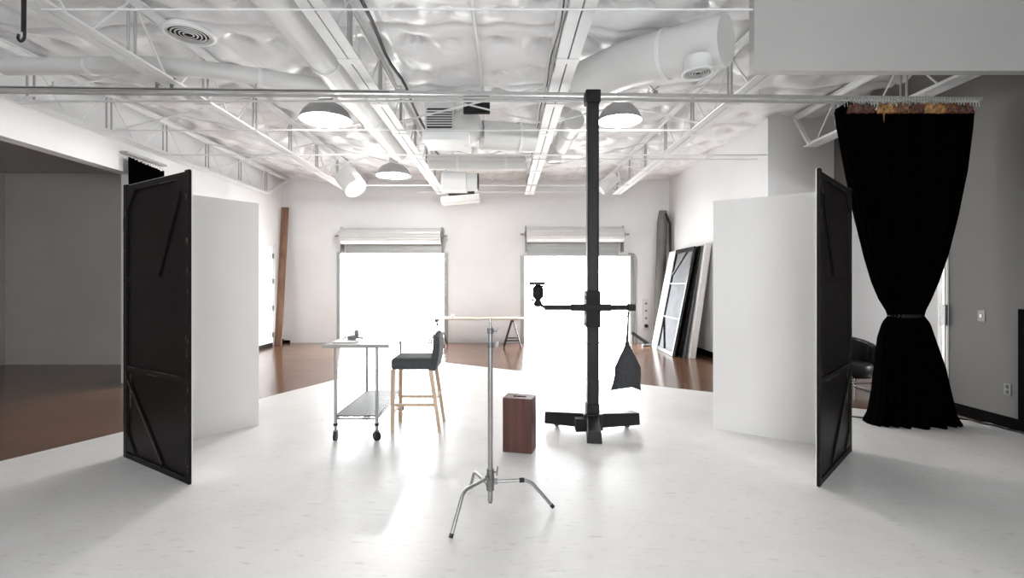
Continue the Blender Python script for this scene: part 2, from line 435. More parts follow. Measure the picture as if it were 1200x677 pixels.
for u, lb in ((186,'small dark clamp on the curtain track, left of its twin'), (203,'small dark clamp on the curtain track, right of its twin'), ):
    p = tp(u); m = MB()
    m.box(p.x-.02,p.x+.02,p.y-.026,p.y+.026,p.z+.012,p.z+.055).tube([p+Vector((0,0,.05)),p+Vector((.03,0,.09)),p+Vector((.01,0,.13))], .009, 6)
    m.tube([p+Vector((-.03,-.01,.07)),p+Vector((.05,-.01,.085))], .006, 6)
    single('clamp', m, M['cast'], lb, 'clamp', p+Vector((0,0,.012)))
p = tp(768); m = MB(); m.box(p.x-.02,p.x+.02,p.y-.026,p.y+.026,p.z+.012,p.z+.05).tube([p+Vector((0,0,.05)),p+Vector((-.06,0,.11))], .007, 6).tube([p+Vector((-.04,0,.05)),p+Vector((.04,0,.10))], .006, 6)
single('clamp', m, M['cast'], 'small clamp on the curtain track below the right round vent', 'clamp', p+Vector((0,0,.012)))

# ------------------------------------------------------------------ ducts, vents
def diffuser(x, y, z, R, label, neck):
    d = thing('round_vent', label, 'vent', (x,y,z))
    part('rim', MB().lathe([(R*.80,.02),(R*.84,-.012),(R,.0),(R,.012),(R*.86,.03),(R*.86,neck)], n=40), M['steel'], d)
    part('backing', MB().lathe([(0,.045),(R*.86,.045)], n=32), M['dark'], d)
    for k in range(5):
        r = R*(.16+.145*k)
        part('vane', MB().lathe([(r,-.002),(r+.008*R/.23,.004),(r+.013*R/.23,.003),(r+.008*R/.23,-.004),(r,-.002)], n=36), M['steel'], d)
    return d
diffuser(fx(221,4.62), 4.62, fz(41,4.62), .225, 'large white round ceiling vent at the upper left, above the grey duct', .045)
diffuser(fx(818,4.93), 4.93, fz(86,4.93), .158, 'smaller white round vent at the upper right, under the fat duct end', .15)
def arc(pts, n=6):
    """round the corners of a polyline"""
    P = [Vector(p) for p in pts]; out = [P[0]]
    for i in range(1, len(P)-1):
        a, b, c = P[i-1], P[i], P[i+1]
        r = min((a-b).length, (c-b).length)*.4
        s = b+(a-b).normalized()*r; e = b+(c-b).normalized()*r
        for k in range(n+1):
            t = k/n; out.append(s*(1-t)**2 + b*2*t*(1-t) + e*t*t)
    out.append(P[-1]); return out
def duct(pts, r, label, rings=(), name='air_duct', loc=None):
    q = arc(pts)
    d = thing(name, label, 'duct', q[0])
    part('duct_pipe', MB().tube(q, r, 24), M['duct'], d, 0, True)
    rr = r if not isinstance(r,(list,tuple)) else r[0]
    for a, t in rings:
        p = Vector(pts[a])*(1-t)+Vector(pts[a+1])*t; dd = (Vector(pts[a+1])-Vector(pts[a])).normalized()
        part('joint_ring', MB().tube([p-dd*.02,p+dd*.02], rr+.012, 24), M['steel'], d, 0, True)
    return d
zz = fz(78,5.6)
duct([(-5.55,5.6,zz), (-3.6,5.55,zz), (-2.10,6.25,zz+.01)], .095, 'grey round duct crossing the upper left of the ceiling behind the track', [(0,.5),(1,.5)])
duct([(-1.92,1.6,1.563+2.40), (-1.92,9.2,1.563+2.40)], .165, 'fat white round duct alongside the joist that points at the left shutter', [(0,.18),(0,.5),(0,.75)])
duct([(.95,6.05,1.563+2.40), (1.35,5.62,1.563+2.44), (2.16,4.88,1.563+2.36)], .245, 'fat white round duct with a closed end at the upper right of the ceiling', [(1,.45)])
duct([(1.05,7.45,1.563+2.42), (1.0,8.7,1.563+2.40)], .15, 'white round duct running back just right of the tall column joist', [(0,.4)])
duct([(-3.1,9.9,fz(205,9.9)), (-2.86,9.75,fz(221,9.75))], .22, 'short grey drum hanging near the rear wall above the left shutter', [])
duct([(1.98,10.3,fz(222,10.3)), (2.28,10.3,fz(207,10.3))], .13, 'short grey drum at the end of the joist beside the right shutter', [])

# heating unit between the two centre joists
hu = thing('heating_unit', 'white heating unit with a louvred grille hung between the centre joists', 'heater', (-.83,7.1,1.563+2.12))
X0, X1 = fx(498,7.1), fx(532,7.1)
part('casing', MB().box(X0, X1, 7.1, 7.9, 1.563+2.12, 1.563+2.62), M['duct'], hu, .008, True)
part('grille', MB().box(X0+.03, X1-.03, 7.085, 7.10, fz(150,7.1), fz(127,7.1)), M['dark'], hu, 0, True)
m = MB()
for k in range(7):
    z = fz(150,7.1)+.035*k+.02; m.box(X0+.03, X1-.03, 7.07, 7.09, z, z+.014)
part('louvres', m, M['steel'], hu, 0, True)
part('lower_box', MB().box(X0-.02, X1+.22, 7.0, 7.6, 1.563+2.0, 1.563+2.115), M['steel'], hu, .006, True)
duct([(-.32,7.42,fz(160,7.5)), (0,7.5,fz(160,7.5)), (.46,7.6,fz(160,7.5))], .21, 'fat white duct running right from the heating unit between the joists', [(1,.5)])
m = MB().lathe([(0,-.27),(.12,-.24),(.22,-.15),(.27,0),(.22,.15),(.12,.24),(0,.27)], (fx(546,7.45),7.32,fz(153,7.45)), 24)
part('round_elbow', m, M['duct'], hu, 0, True)
duct([(fx(503,9.1),9.1,fz(190,9.1)), (fx(614,9.1)+.02,9.1,fz(190,9.1))], .14, 'second white duct behind the heating unit, lower in view', [(0,.3),(0,.8)])
m = MB().box(fx(571,7.0)-.0, fx(571,7.0)+.0, 7, 7, 4, 4)
single('exhaust_box', MB().box(fx(543,6.95), fx(574,6.95), 6.95, 7.02, fz(132,6.95), fz(112,6.95)), M['matte_black'],
       'dark open duct box under the quilted ceiling beside the heating unit', 'box', (fx(543,6.95),6.95,fz(132,6.95)), None, .004)
s = thing('vent_box', 'white metal box with a dark side slot hanging behind the second duct', 'box', (fx(530,9.6),9.6,fz(222,9.6)))
part('box_body', MB().box(fx(517,9.6), fx(546,9.6), 9.6, 10.0, fz(222,9.6), fz(201,9.6)), M['steel'], s, .006, True)
part('side_duct', MB().box(fx(546,9.6), fx(559,9.6), 9.65, 9.95, fz(220,9.6), fz(202,9.6)), M['duct'], s, .004, True)
part('slot', MB().box(fx(559,9.6), fx(560.5,9.6), 9.66, 9.9, fz(220,9.6), fz(202,9.6)), M['dark'], s, 0, True)
s = thing('hanging_lamp_box', 'long white box lamp hanging tilted below the joist end near the rear wall', 'lamp', (fx(540,10.4),10.4,fz(240,10.4)))
m = MB().beam((fx(518,10.4),10.4,fz(236,10.4)), (fx(562,10.4),10.4,fz(232,10.4)), .34, .14)
part('lamp_body', m, M['plastic'], s, .02, True)
part('lamp_top', MB().beam((fx(526,10.4),10.4,fz(228,10.4)), (fx(556,10.4),10.4,fz(226,10.4)), .2, .04), M['dark'], s, 0, True)
m = MB()
for u in (530, 553): m.tube([(fx(u,10.4),10.4,fz(228,10.4)), (fx(u,10.4),10.4,ZI+.1)], .008, 6)
part('hanging_rod', m, M['steel'], s, 0, True)

# high-bay dome lamps
def dome(x, y, z, R, label, tilt=0):
    d = thing('dome_lamp', label, 'lamp', (x,y,z))
    part('shade', MB().lathe([(R,0),(R*.98,.03),(R*.86,.11),(R*.66,.18),(R*.42,.225),(R*.30,.235),(R*.29,.22),(R*.40,.21),(R*.64,.165),(R*.84,.10),(R*.965,.025),(R*.985,0),(R,0)], n=40), M['shade'], d)
    part('cap', MB().lathe([(0,.34),(R*.24,.34),(R*.26,.32),(R*.30,.23),(R*.28,.20),(0,.20)], n=24), M['duct'], d)
    part('bulb', MB().lathe([(0,.05),(.05,.06),(.07,.10),(.05,.16),(.03,.21)], n=16), M['bulb'], d)
    part('stem', MB().tube([(0,0,.33),(0,0,ZI+.07-z)], .012, 8), M['steel'], d)
M['shade'] = mat('lamp_shade_grey', (.34,.34,.34), .45, .1)
M['bulb'] = mat('frosted_bulb', (.8,.8,.8), .2)
_b = M['bulb'].node_tree.nodes['Principled BSDF']; _b.inputs['Emission Color'].default_value = (1,.98,.95,1); _b.inputs['Emission Strength'].default_value = 2
dome(fx(382,6.9), 6.9, fz(141,6.9), .35, 'grey domed high lamp above the wheeled cart, left of the centre joists')
dome(fx(726,6.7), 6.7, fz(142,6.7), .29, 'grey domed high lamp directly right of the tall black column top')
dome(fx(461,9.9), 9.9, fz(206,9.9), .34, 'grey domed lamp farthest back, above the left shutter')
s = thing('can_lamp', 'small white can lamp hanging left of the tall black column', 'lamp', (fx(649,9.2),9.2,fz(190,9.2)))
part('can', MB().lathe([(.13,0),(.135,.005),(.135,.30),(.05,.33),(0,.33)], n=24), M['duct'], s)
part('lens', MB().lathe([(0,.012),(.128,.012)], n=24), M['cast'], s)
part('stem', MB().tube([(0,0,.32),(0,0,ZI+.07-s.location.z)], .01, 8), M['steel'], s)

# hanging black cord upper left
s = thing('hook_cable', 'black cable with a hook hanging from the ceiling at the top left corner', 'cable', (fx(26,3.4),3.4,fz(46,3.4)))
part('cord', MB().tube([(-.01,0,ZI+.06-s.location.z),(-.004,0,.5),(.012,0,.30),(.01,0,.05)], .014, 8), M['black'], s)
part('hook', MB().tube(arc([(.01,0,.10),(.018,0,.05),(.014,0,.0),(-.012,0,-.018),(-.030,0,.005),(-.022,0,.035)],4), .009, 8), M['black'], s)

# ------------------------------------------------------------------ roller shutters
def shutter(D, u0, u1, vt, vb, us0, us1, vs, side, label):
    y = 13.0; zc = fz((vt+vb)/2, y); r = (vb-vt)/2/F*y
    x0, x1 = fx(u0,y), fx(u1,y)
    s = thing('roller_shutter', label, 'shutter', ((x0+x1)/2, YB-.05, 0))
    prof = []
    m = MB(); n = 22; vs_, fs_ = [], []
    for x in (x0, x1):
        for k in range(n*2):
            t = 2*PI*k/(n*2); rr = r*(1.0 if k % 2 else .955); vs_.append((x, y+rr*math.cos(t), zc+rr*math.sin(t)))
    N = n*2
    fs_ = [(k,(k+1)%N,N+(k+1)%N,N+k) for k in range(N)]+[tuple(range(N))[::-1], tuple(range(N,2*N))]
    m.add(vs_, fs_, 0); part('rolled_curtain', m, M['shutter'], s, 0, True)
    zs = fz(vs, y); xs0, xs1 = fx(us0,y), fx(us1,y); m = MB(); z = zc-.02; 
    while z > zs+.03:
        m.box(xs0, xs1, y+.125, y+.150, z-.062, z-.008); m.box(xs0, xs1, y+.132, y+.146, z-.07, z-.0); z -= .07
    m.box(xs0, xs1, y+.115, y+.16, zs, zs+.05)
    part('slat_curtain', m, M['slat'], s, .003, True)
    for xx, sg in ((x0,-1),(x1,1)):
        m = MB(); m.box(xx+sg*.0, xx+sg*.03, y-.06, YB, zc-.10, zc+.10).box(xx+sg*.0, xx+sg*.025, y+.0, YB, zc-.45, zc+r*1.1)
        m.tube([(xx+sg*.0,y,zc),(xx+sg*.05,y,zc)], .07, 16)
        m.tube([(xx+sg*.03,y,zc),(xx+sg*.16,y,zc)], .022, 10)
        part('bracket', m, M['cast'], s, 0, True)
    for xx, sg in ((D[0],1),(D[1],-1)):
        m = MB(); m.box(xx, xx+sg*.055, YB-.07, YB+.0, 0, D[2]); m.box(xx+sg*.06,xx-sg*.05,YB-.02,YB,0,D[2]+.03)
        part('guide_rail', m, M['slat'], s, .003, True)
    part('head_plate', MB().box(D[0]-.03, D[1]+.03, YB-.03, YB, D[2], D[2]+.05), M['shutter'], s, 0, True)
    part('threshold', MB().box(D[0]+.06, D[1]-.06, YB-.02, YB+.10, 0, .02), M['galv'], s, 0, True)
shutter(D1, 400, 517, 267, 286, 404, 518, 296, 0, 'left raised steel roller shutter with its roll above the bright opening')
shutter(D2, 617, 730, 265.5, 283.5, 618, 726, 299, 1, 'right raised steel roller shutter behind the tall black column')
m = MB().tube(arc([(D2[1]-.10,YB-.06,D2[2]+.06),(D2[1]+.06,YB-.06,D2[2]+.05),(D2[1]+.10,YB-.06,D2[2]-.10),(D2[1]+.10,YB-.06,.0)]), .03, 8)
single('bent_pipe', m, M['track'], 'grey bent pipe down the right side of the right shutter', 'pipe', (D2[1]+.10,YB-.06,.0))

# ------------------------------------------------------------------ v-flats
def panel(parent_xy, other_xy, name, white_left):
    """one hinged panel from p to q (plan points, relative to the thing); white skin on the left of p->q if white_left"""
    p = Vector((*parent_xy,0)); q = Vector((*other_xy,0)); d = (q-p).normalized(); nrm = Vector((-d.y,d.x,0))*(1 if white_left else -1)
    return p, q, d, nrm
def vflat(A, B, Cc, side, label, H, topdrop=0):
    root = thing('v_flat', label, 'v-flat', (B[0], B[1], FZ))
    Bv = Vector((*B,0))
    cen = (Vector((*A,0))+Vector((*Cc,0)))/2 - Bv
    for nm, E, lab in (('black_panel', A, 'black framed rear side'), ('white_panel', Cc, 'white smooth inner side')):
        q = Vector((*E,0))-Bv; p = q.normalized()*.03; d = q.normalized(); nr = Vector((-d.y,d.x,0))
        if nr.dot(cen) < 0: nr = -nr          # towards the inside of the V = white
        L = (q-p).length
        def pt(s, t, o): return p + d*s + Vector((0,0,t)) + nr*o
        def slab(m, s0,s1,t0,t1,o0,o1,mi=0):
            vs = [pt(s,t,o_) for o_ in (o0,o1) for t in (t0,t1) for s in (s0,s1)]
            m.add(vs, [(0,2,3,1),(4,5,7,6),(0,1,5,4),(2,6,7,3),(0,4,6,2),(1,3,7,5)], mi)
        m = MB(); slab(m, 0, L, 0, H, 0.0, .006, 0); slab(m, .005, L-.005, .005, H-.005, -.006, 0, 1)
        pn = part(nm, m, [M['flat_white'], M['flat_black']], root); pn['label'] = lab
        m = MB(); w = .065
        slab(m, 0, w, 0, H, -.022, -.006); slab(m, L-w, L, 0, H, -.022, -.006)
        for z0 in (0, H*.335-.04, H*.66-.04, H-w): slab(m, w, L-w, z0, z0+w*.7, -.020, -.006)
        # corner gussets
        for (s0, sg) in ((w,1),(L-w,-1)):
            for (z0, zg) in ((w,1),(H-w,-1)):
                tri = [pt(s0,z0,-.020), pt(s0+sg*.16,z0,-.020), pt(s0,z0+zg*.16,-.020), pt(s0,z0,-.006), pt(s0+sg*.16,z0,-.006), pt(s0,z0+zg*.16,-.006)]
                m.add(tri, [(0,1,2),(3,5,4),(0,3,4,1),(1,4,5,2),(2,5,3,0)])
        if nm == 'white_panel': part('frame', m, M['flat_frame'], pn, .003)
        if nm == 'black_panel':
            # diagonal stiffeners and bare scuffs
            fm = m; m = MB()
            m.beam(pt(w,H*.29,-.014), pt(L*.62,w,-.014), .030, .014, up=nr)
            part('diagonal_batten', m, M['flat_frame'], pn, .003)
            m = MB().beam(pt(L-w-.05,H-w,-.014), pt(L*.55,H*.66,-.014), .030, .014, up=nr)
            part('diagonal_batten', m, M['flat_frame'], pn, .003)
            m = fm; rnd = random.Random(5 if side < 0 else 9)
            slab(m, L*.08, L*.09+.006, .45, .75, -.0075, -.006, 1)
            m.beam(pt(w+.01,H*.282,-.0215), pt(L*.61,w+.01,-.0215), .008, .002, 1, up=nr)
            for _ in range(34):
                s0 = rnd.uniform(.01, w-.02) if rnd.random()<.5 else rnd.uniform(L-w+.01, L-.02)
                z0 = rnd.uniform(.05, H-.1); slab(m, s0, s0+rnd.uniform(.004,.012), z0, z0+rnd.uniform(.008,.05), -.0228, -.022, 1)
            for _ in range(10):
                s0 = rnd.uniform(w, L-w-.2); z0 = rnd.choice([H*.335-.035, H*.335+.0, 0.04, H-.06]); slab(m, s0, s0+rnd.uniform(.05,.2), z0, z0+.005, -.0208, -.020, 1)
            part('frame', m, [M['flat_frame'], M['scuff']], pn)
    for z in (.35, H/2, H-.35):
        part('hinge', MB().tube([(0,0,z-.06),(0,0,z+.06)], .012, 8), M['black'], root)
    return root
vflat((-2.42,3.91), (-3.43,4.56), (-2.70,5.55), -1, 'left hinged v-flat with a black framed back and a white inner leaf', 2.44)
vflat((2.40,3.86), (3.247,4.72), (2.25,5.40), 1, 'right hinged v-flat with a black framed back beside the black drape', 2.44)

# ------------------------------------------------------------------ black drape
def interp(tab, z):
    for (z0,a0,b0),(z1,a1,b1) in zip(tab, tab[1:]):
        if z0 >= z >= z1:
            t = (z0-z)/(z0-z1) if z0 > z1 else 0
            return a0+(a1-a0)*t, b0+(b1-b0)*t
    return tab[-1][1:]
def drape_mb(tab, yc, n=220, nz=110, ztop=None):
    """tab rows (v, u_left, u_right, half depth, pleat amp)"""
    rows = []
    for k in range(nz+1):
        v = tab[0][0] + (tab[-1][0]-tab[0][0])*k/nz
        for a, b in zip(tab, tab[1:]):
            if a[0] <= v <= b[0]:
                t = (v-a[0])/max(1e-6,b[0]-a[0]); t = t
                r = [a[i]+(b[i]-a[i])*t for i in range(5)]; break
        rows.append(r)
    m = MB(); vs = []
    for k, (v,ul,ur,hd,am) in enumerate(rows):
        xl, xr = fx(ul,yc), fx(ur,yc); z = max(.008, fz(v,yc)); c = (xl+xr)/2; w = (xr-xl)/2
        for j in range(n):
            t = 2*PI*j/n
            ph = 13*t + .8*math.sin(3*t+1) + .25*math.sin(z*2+t*2)
            f = 1+am*math.sin(ph)/max(w,.1)*.5
            x = c + w*math.copysign(abs(math.cos(t))**.85, math.cos(t))*(1+am*.25*math.sin(ph*1.0))
            y = yc + (hd*math.copysign(abs(math.sin(t))**.8, math.sin(t)) + am*math.sin(ph*1.7+1)*(.5+.5*abs(math.sin(t))))
            vs.append((x,y,z + (0.010*math.sin(5*t) if k == nz else 0)))
    fs = [(k*n+j, (k+1)*n+j, (k+1)*n+(j+1)%n, k*n+(j+1)%n) for k in range(nz) for j in range(n)]
    m.add(vs, fs, 0, True); m.add(vs[-n:], [tuple(range(n))], 0); m.add(vs[:n], [tuple(range(n))[::-1]], 0)
    return m
YD = 5.60
dr = thing('black_drape', 'tall black velvet drape tied at the waist with a frayed golden brown top', 'curtain', (fx(1066,YD),YD,0.0))
tab = [(131,978,1141,.05,.030),(150,981,1139,.06,.035),(200,991,1132,.08,.04),(250,1002,1121,.10,.04),(300,1015,1107,.12,.035),
       (330,1024,1096,.12,.03),(350,1032,1088,.11,.02),(364,1040,1082,.09,.01),(370,1042,1081,.085,.008),(378,1036,1087,.10,.012),(395,1031,1092,.12,.02),
       (430,1028,1103,.15,.03),(460,1025,1109,.17,.035),(485,1021,1114,.19,.045),(493,1017,1119,.20,.05),(496.2,1016,1120,.20,.05)]
part('cloth', drape_mb(tab, YD), M['cloth'], dr, 0, True)
part('tie_band', MB().lathe([(1,0),(1.02,.02),(1,.04)], (fx(1061.5,YD),YD,fz(372,YD)), 32, mat=Matrix.Diagonal((.187,.098,1))), M['matte_black'], dr, 0, True)
# golden brown header bunched up along the hooks
rnd = random.Random(11)
def header(ua, ub, seed):
    m = MB(); vs = []; r = random.Random(seed); n = 26; k = 4
    hs = [r.uniform(.55,1.0) for _ in range(n+1)]
    for i in range(n+1):
        u = ua+(ub-ua)*i/n
        for j in range(k+1):
            v = 136.5 - 12.5*j/k*hs[i]
            vs.append((fx(u,YD-.105), YD-.105+.022*math.sin(i*1.9+j*.5+seed)+.012*math.sin(i*.7+j*1.3), fz(v,YD)))
    fs = [(i*(k+1)+j,(i+1)*(k+1)+j,(i+1)*(k+1)+j+1,i*(k+1)+j+1) for i in range(n) for j in range(k)]
    m.add(vs, fs, 0, True); return m
M['hem_gold'] = mat('gold_hem', (.36,.19,.06), .45, noise=(25,.8))
M['hem_dark'] = mat('dark_red_hem', (.10,.035,.02), .5, noise=(25,.8))
for a, b, sd in ((994,1024,1),(1029,1047,2),(1046,1066,3),(1065,1082,4),(1083,1106,5),(1105,1120,6),(1120,1140,7)):
    part('golden_header', header(a,b,sd), [M['hem'],M['hem_gold'],M['hem_dark']][(sd*2)%3], dr, 0, True, .008)
m = MB()
m.add([(fx(1025,YD),YD-.10,fz(128,YD)),(fx(1030,YD),YD-.10,fz(128,YD)),(fx(1027.5,YD),YD-.105,fz(147,YD))], [(0,2,1)])
part('frayed_strip', m, M['hem'], dr, 0, True, .006)
# folded top corner
m = MB(); 
vs = [(fx(u,YD),YD-.07+o_,fz(v,YD)) for o_ in (0,.03) for u, v in ((975,130),(990,121),(1000,126),(1000,160),(984,160))]
m.add(vs, [(4,3,2,1,0),(5,6,7,8,9)]+[(i,(i+1)%5,5+(i+1)%5,5+i) for i in range(5)])
part('folded_corner', m, M['cloth'], dr, .006, True)
for i in range(46):
    u = 985+3.4*i; p = tp(u); zt = p.z-.055
    if u > 1138: break
    part('curtain_hook', MB().tube([(p.x,p.y-.03,p.z-.0),(p.x+.004,p.y-.035,p.z-.04),(p.x-.002,YD-.08,fz(123,YD)),(p.x,YD-.08,fz(128,YD))], .0045, 5), M['galv'], dr, 0, True)
# left small drape
YD2 = 7.95
m = MB(); vs = []; n = 90; nz = 6; x0 = XL+.09
for k in range(nz+1):
    for j in range(n+1):
        t = j/n; y = 7.66+.78*t; z = 1.563+1.93-.04*math.sin(PI*t)-.012*abs(math.sin(j*.8)) - (3.42-.05)*0 if k == 0 else None
        zt = 1.563+1.93-.05*t-.015*abs(math.sin(j*.7)); z = zt + (.01-zt)*k/nz
        vs.append((x0+.035*math.sin(j*.75)+.01*math.sin(j*.31+k), y, z))
fs = [(k*(n+1)+j,(k+1)*(n+1)+j,(k+1)*(n+1)+j+1,k*(n+1)+j+1) for k in range(nz) for j in range(n)]
m.add(vs, fs, 0, True)
dl = thing('black_drape', 'black gathered drape hanging on the left wall behind the left v-flat', 'curtain', (x0, 7.9, 0))
part('cloth', m, M['cloth'], dl, 0, True, .006)
part('short_track', MB().box(XL, XL+.12, 7.60, 8.50, 1.563+1.97, 1.563+2.0), M['track'], dl, 0, True)
m = MB()
for k in range(14): y = 7.68+.058*k; m.tube([(x0,y,1.563+1.975),(x0,y,1.563+1.90)], .004, 5)
part('hooks', m, M['galv'], dl, 0, True)

# ------------------------------------------------------------------ camera stand
SX, SY = fx(694,5.30), 5.30
st = thing('camera_stand', 'tall black studio camera column on a heavy three-armed base', 'camera stand', (SX,SY,FZ))
part('column', MB().box(-.056,.056,-.056,.056,.14,3.50), M['black'], st, .006)
m = MB().box(-.06,-.045,-.063,-.050,.2,3.45).box(.045,.06,-.063,-.050,.2,3.45)
part('guide_strip', m, M['matte_black'], st, .002)
part('top_cap', MB().box(-.078,.078,-.078,.078,3.44,3.575), M['matte_black'], st, .012)
def foot(ang, L, w, h0_, h1_):
    d = Vector((math.cos(ang), math.sin(ang), 0)); m = MB()
    p, q = d*.05, d*L; a = Vector((-d.y,d.x,0))
    vs = []
    for c, h0, h1, ww in ((p,.045,.195,w*.9),(q,h0_,h1_,w)):
        for s, z in ((-1,h0),(1,h0),(.86,h1),(-.86,h1)): vs.append(c + a*(s*ww/2) + Vector((0,0,z)))
    m.add(vs, [(0,3,2,1),(4,5,6,7),(0,1,5,4),(1,2,6,5),(2,3,7,6),(3,0,4,7)])
    return m, d
for ang, L, h0, h1 in ((math.radians(-97), .43, .004, .125), (math.radians(151), .52, .032, .158), (math.radians(21), .55, .032, .158)):
    m, d = foot(ang, L, .150, h0, h1); f = part('base_leg', m, M['black'], st, .008)
    if h0 > .02:
        c = d*(L-.12)
        part('caster', MB().tube([c+Vector((-d.y*.02,d.x*.02,.028)), c+Vector((d.y*.02,-d.x*.02,.028))], .028, 16), M['cast'], f)
part('hub', MB().box(-.10,.10,-.09,.10,.03,.20), M['black'], st, .01)
part('counterweight', MB().box(-.19,-.07,-.13,-.02,.03,.165), M['matte_black'], st, .008)
part('lower_collar', MB().box(-.066,.066,-.066,.066,.20,.30), M['matte_black'], st, .006)
za = fz(360,5.2)-FZ
cr = part('carriage', MB().box(-.076,.076,-.085,.085,za-.21,za+.17), M['matte_black'], st, .008)
m = MB()
for z in (-.17,-.06,.10): m.tube([(-.076,-.04,za+z),(-.088,-.04,za+z)], .012, 10)
m.tube([(-.088,-.04,za-.17),(-.13,-.04,za-.19)], .008, 8)
part('lock_knob', m, M['cast'], cr)
Yo = -.125
part('cross_arm', MB().box(fx(638,5.17)-SX, fx(743,5.17)-SX, Yo-.026, Yo+.026, za-.027, za+.025), M['matte_black'], st, .004)
part('arm_sleeve', MB().box(fx(669,5.17)-SX, fx(716,5.17)-SX, Yo-.036, Yo+.040, za-.036, za+.036), M['matte_black'], st, .006)
part('arm_end', MB().box(fx(735,5.17)-SX, fx(744.5,5.17)-SX, Yo-.033, Yo+.033, za-.034, za+.034), M['black'], st, .006)
hx = fx(630.5,5.17)-SX
hd = part('camera_head', MB().lathe([(0,za+.005),(.03,za+.01),(.045,za+.03),(.038,za+.06),(.026,za+.075),(.036,za+.09),(.055,za+.11),(.058,za+.15),(.052,za+.20),(.036,za+.225),(.02,za+.235),(0,za+.24)], (hx,Yo,0), 20), M['matte_black'], st)
part('head_plate', MB().box(hx-.092,hx+.070,Yo-.06,Yo+.06,za+.232,za+.265), M['black'], hd, .003)
m = MB().tube([(hx-.02,Yo,za+.035),(hx+.04,Yo,za+.02),(hx+.07,Yo,za-.0)], .014, 8)
m.tube([(hx-.04,Yo,za+.07),(hx-.065,Yo,za+.085)], .012, 8).tube([(hx-.04,Yo,za+.11),(hx-.05,Yo,za+.20)], .010, 8).tube([(hx+.03,Yo,za+.20),(hx+.05,Yo,za+.225)], .012, 8)
part('handle', m, M['black'], hd)

# black bag hanging from the arm
BX, BY = fx(735.5,5.17), 5.17
bg = thing('hanging_bag', 'black cloth weight bag hanging by a strap from the stand arm', 'bag', (BX,BY,fz(457,BY)))
rows = [(366,735.2,737.2,.008),(380,734.7,737.2,.010),(392,733.8,737,.014),(400,733.0,737.0,.018),(404,732.6,737.8,.024),(410,730,740.5,.036),(420,725,746,.050),
        (430,720.5,750.8,.06),(440,720,751.2,.055),(450,718,750.5,.04),(455,716,751,.022),(457.5,715.5,751.5,.010)]
m = MB(); vs = []; n = 28
for v,a,b,hd_ in rows:
    xl, xr = fx(a,BY), fx(b,BY); c = (xl+xr)/2; w = (xr-xl)/2
    for j in range(n):
        t = 2*PI*j/n; cx_ = math.copysign(abs(math.cos(t))**.8, math.cos(t))
        z = fz(v,BY)
        if v > 440: z += (1-cx_**2)*.055*((v-440)/17.5)
        vs.append((c+w*cx_, BY + hd_*math.sin(t)*(1+.06*math.sin(5*t)), z))
fs = [(k*n+j,(k+1)*n+j,(k+1)*n+(j+1)%n,k*n+(j+1)%n) for k in range(len(rows)-1) for j in range(n)]
m.add(vs, fs, 0, True).add(vs[:n], [tuple(range(n))[::-1]]).add(vs[-n:], [tuple(range(n))])
part('bag_body', m, M['bagcloth'], bg, 0, True)
m = MB().tube([(fx(736.2,BY),BY,fz(368,BY)),(fx(735.5,BY),BY-.055,fz(362,BY)),(fx(735.8,BY),BY-.04,fz(355.8,BY)),(fx(737,BY),BY+.04,fz(355.8,BY)),(fx(738.8,BY),BY+.045,fz(362,BY)),(fx(737,BY),BY,fz(369,BY))], .007, 8)
part('strap', m, M['black'], bg, 0, True)
part('clip', MB().tube([(fx(734,BY),BY,fz(364,BY)),(fx(732.6,BY),BY,fz(368,BY)),(fx(733.5,BY),BY,fz(371.5,BY)),(fx(735.2,BY),BY,fz(370,BY))], .008, 8), M['cast'], bg, 0, True)

# ------------------------------------------------------------------ c-stand
cs = thing('c_stand', 'short chrome c-stand standing alone in the foreground on three bent legs', 'light stand', (-.09,3.45,FZ))
part('column', MB().tube([(0,0,.07),(0,0,1.225)], .0175, 20), M['nickel'], cs)
part('riser', MB().tube([(0,0,1.2),(0,0,1.262)], .0145, 16), M['chrome'], cs)
part('pin', MB().tube([(0,0,1.255),(0,0,1.29),(0,0,1.318)], [.008,.008,.0075], 12), M['chrome'], cs)
for z, sg in ((1.232,1),(1.135,1)):
    c = part('clamp_collar', MB().tube([(0,0,z-.018),(0,0,z+.018)], .0225, 20), M['cast'], cs)
    part('thumb_screw', MB().tube([(.018,0,z),(.042,0,z-.002)], .006, 8).beam((.040,0,z-.018),(.052,0,z+.024), .010,.014), M['cast'], c)
part('bottom_tip', MB().tube([(0,0,.055),(0,0,.075)], .013, 14), M['cast'], cs)
legs = [((-.23,-.39), .70, .250, .235), ((.432,.03), .62, .205, .200), ((-.16,.36), .79, .165, .165)]
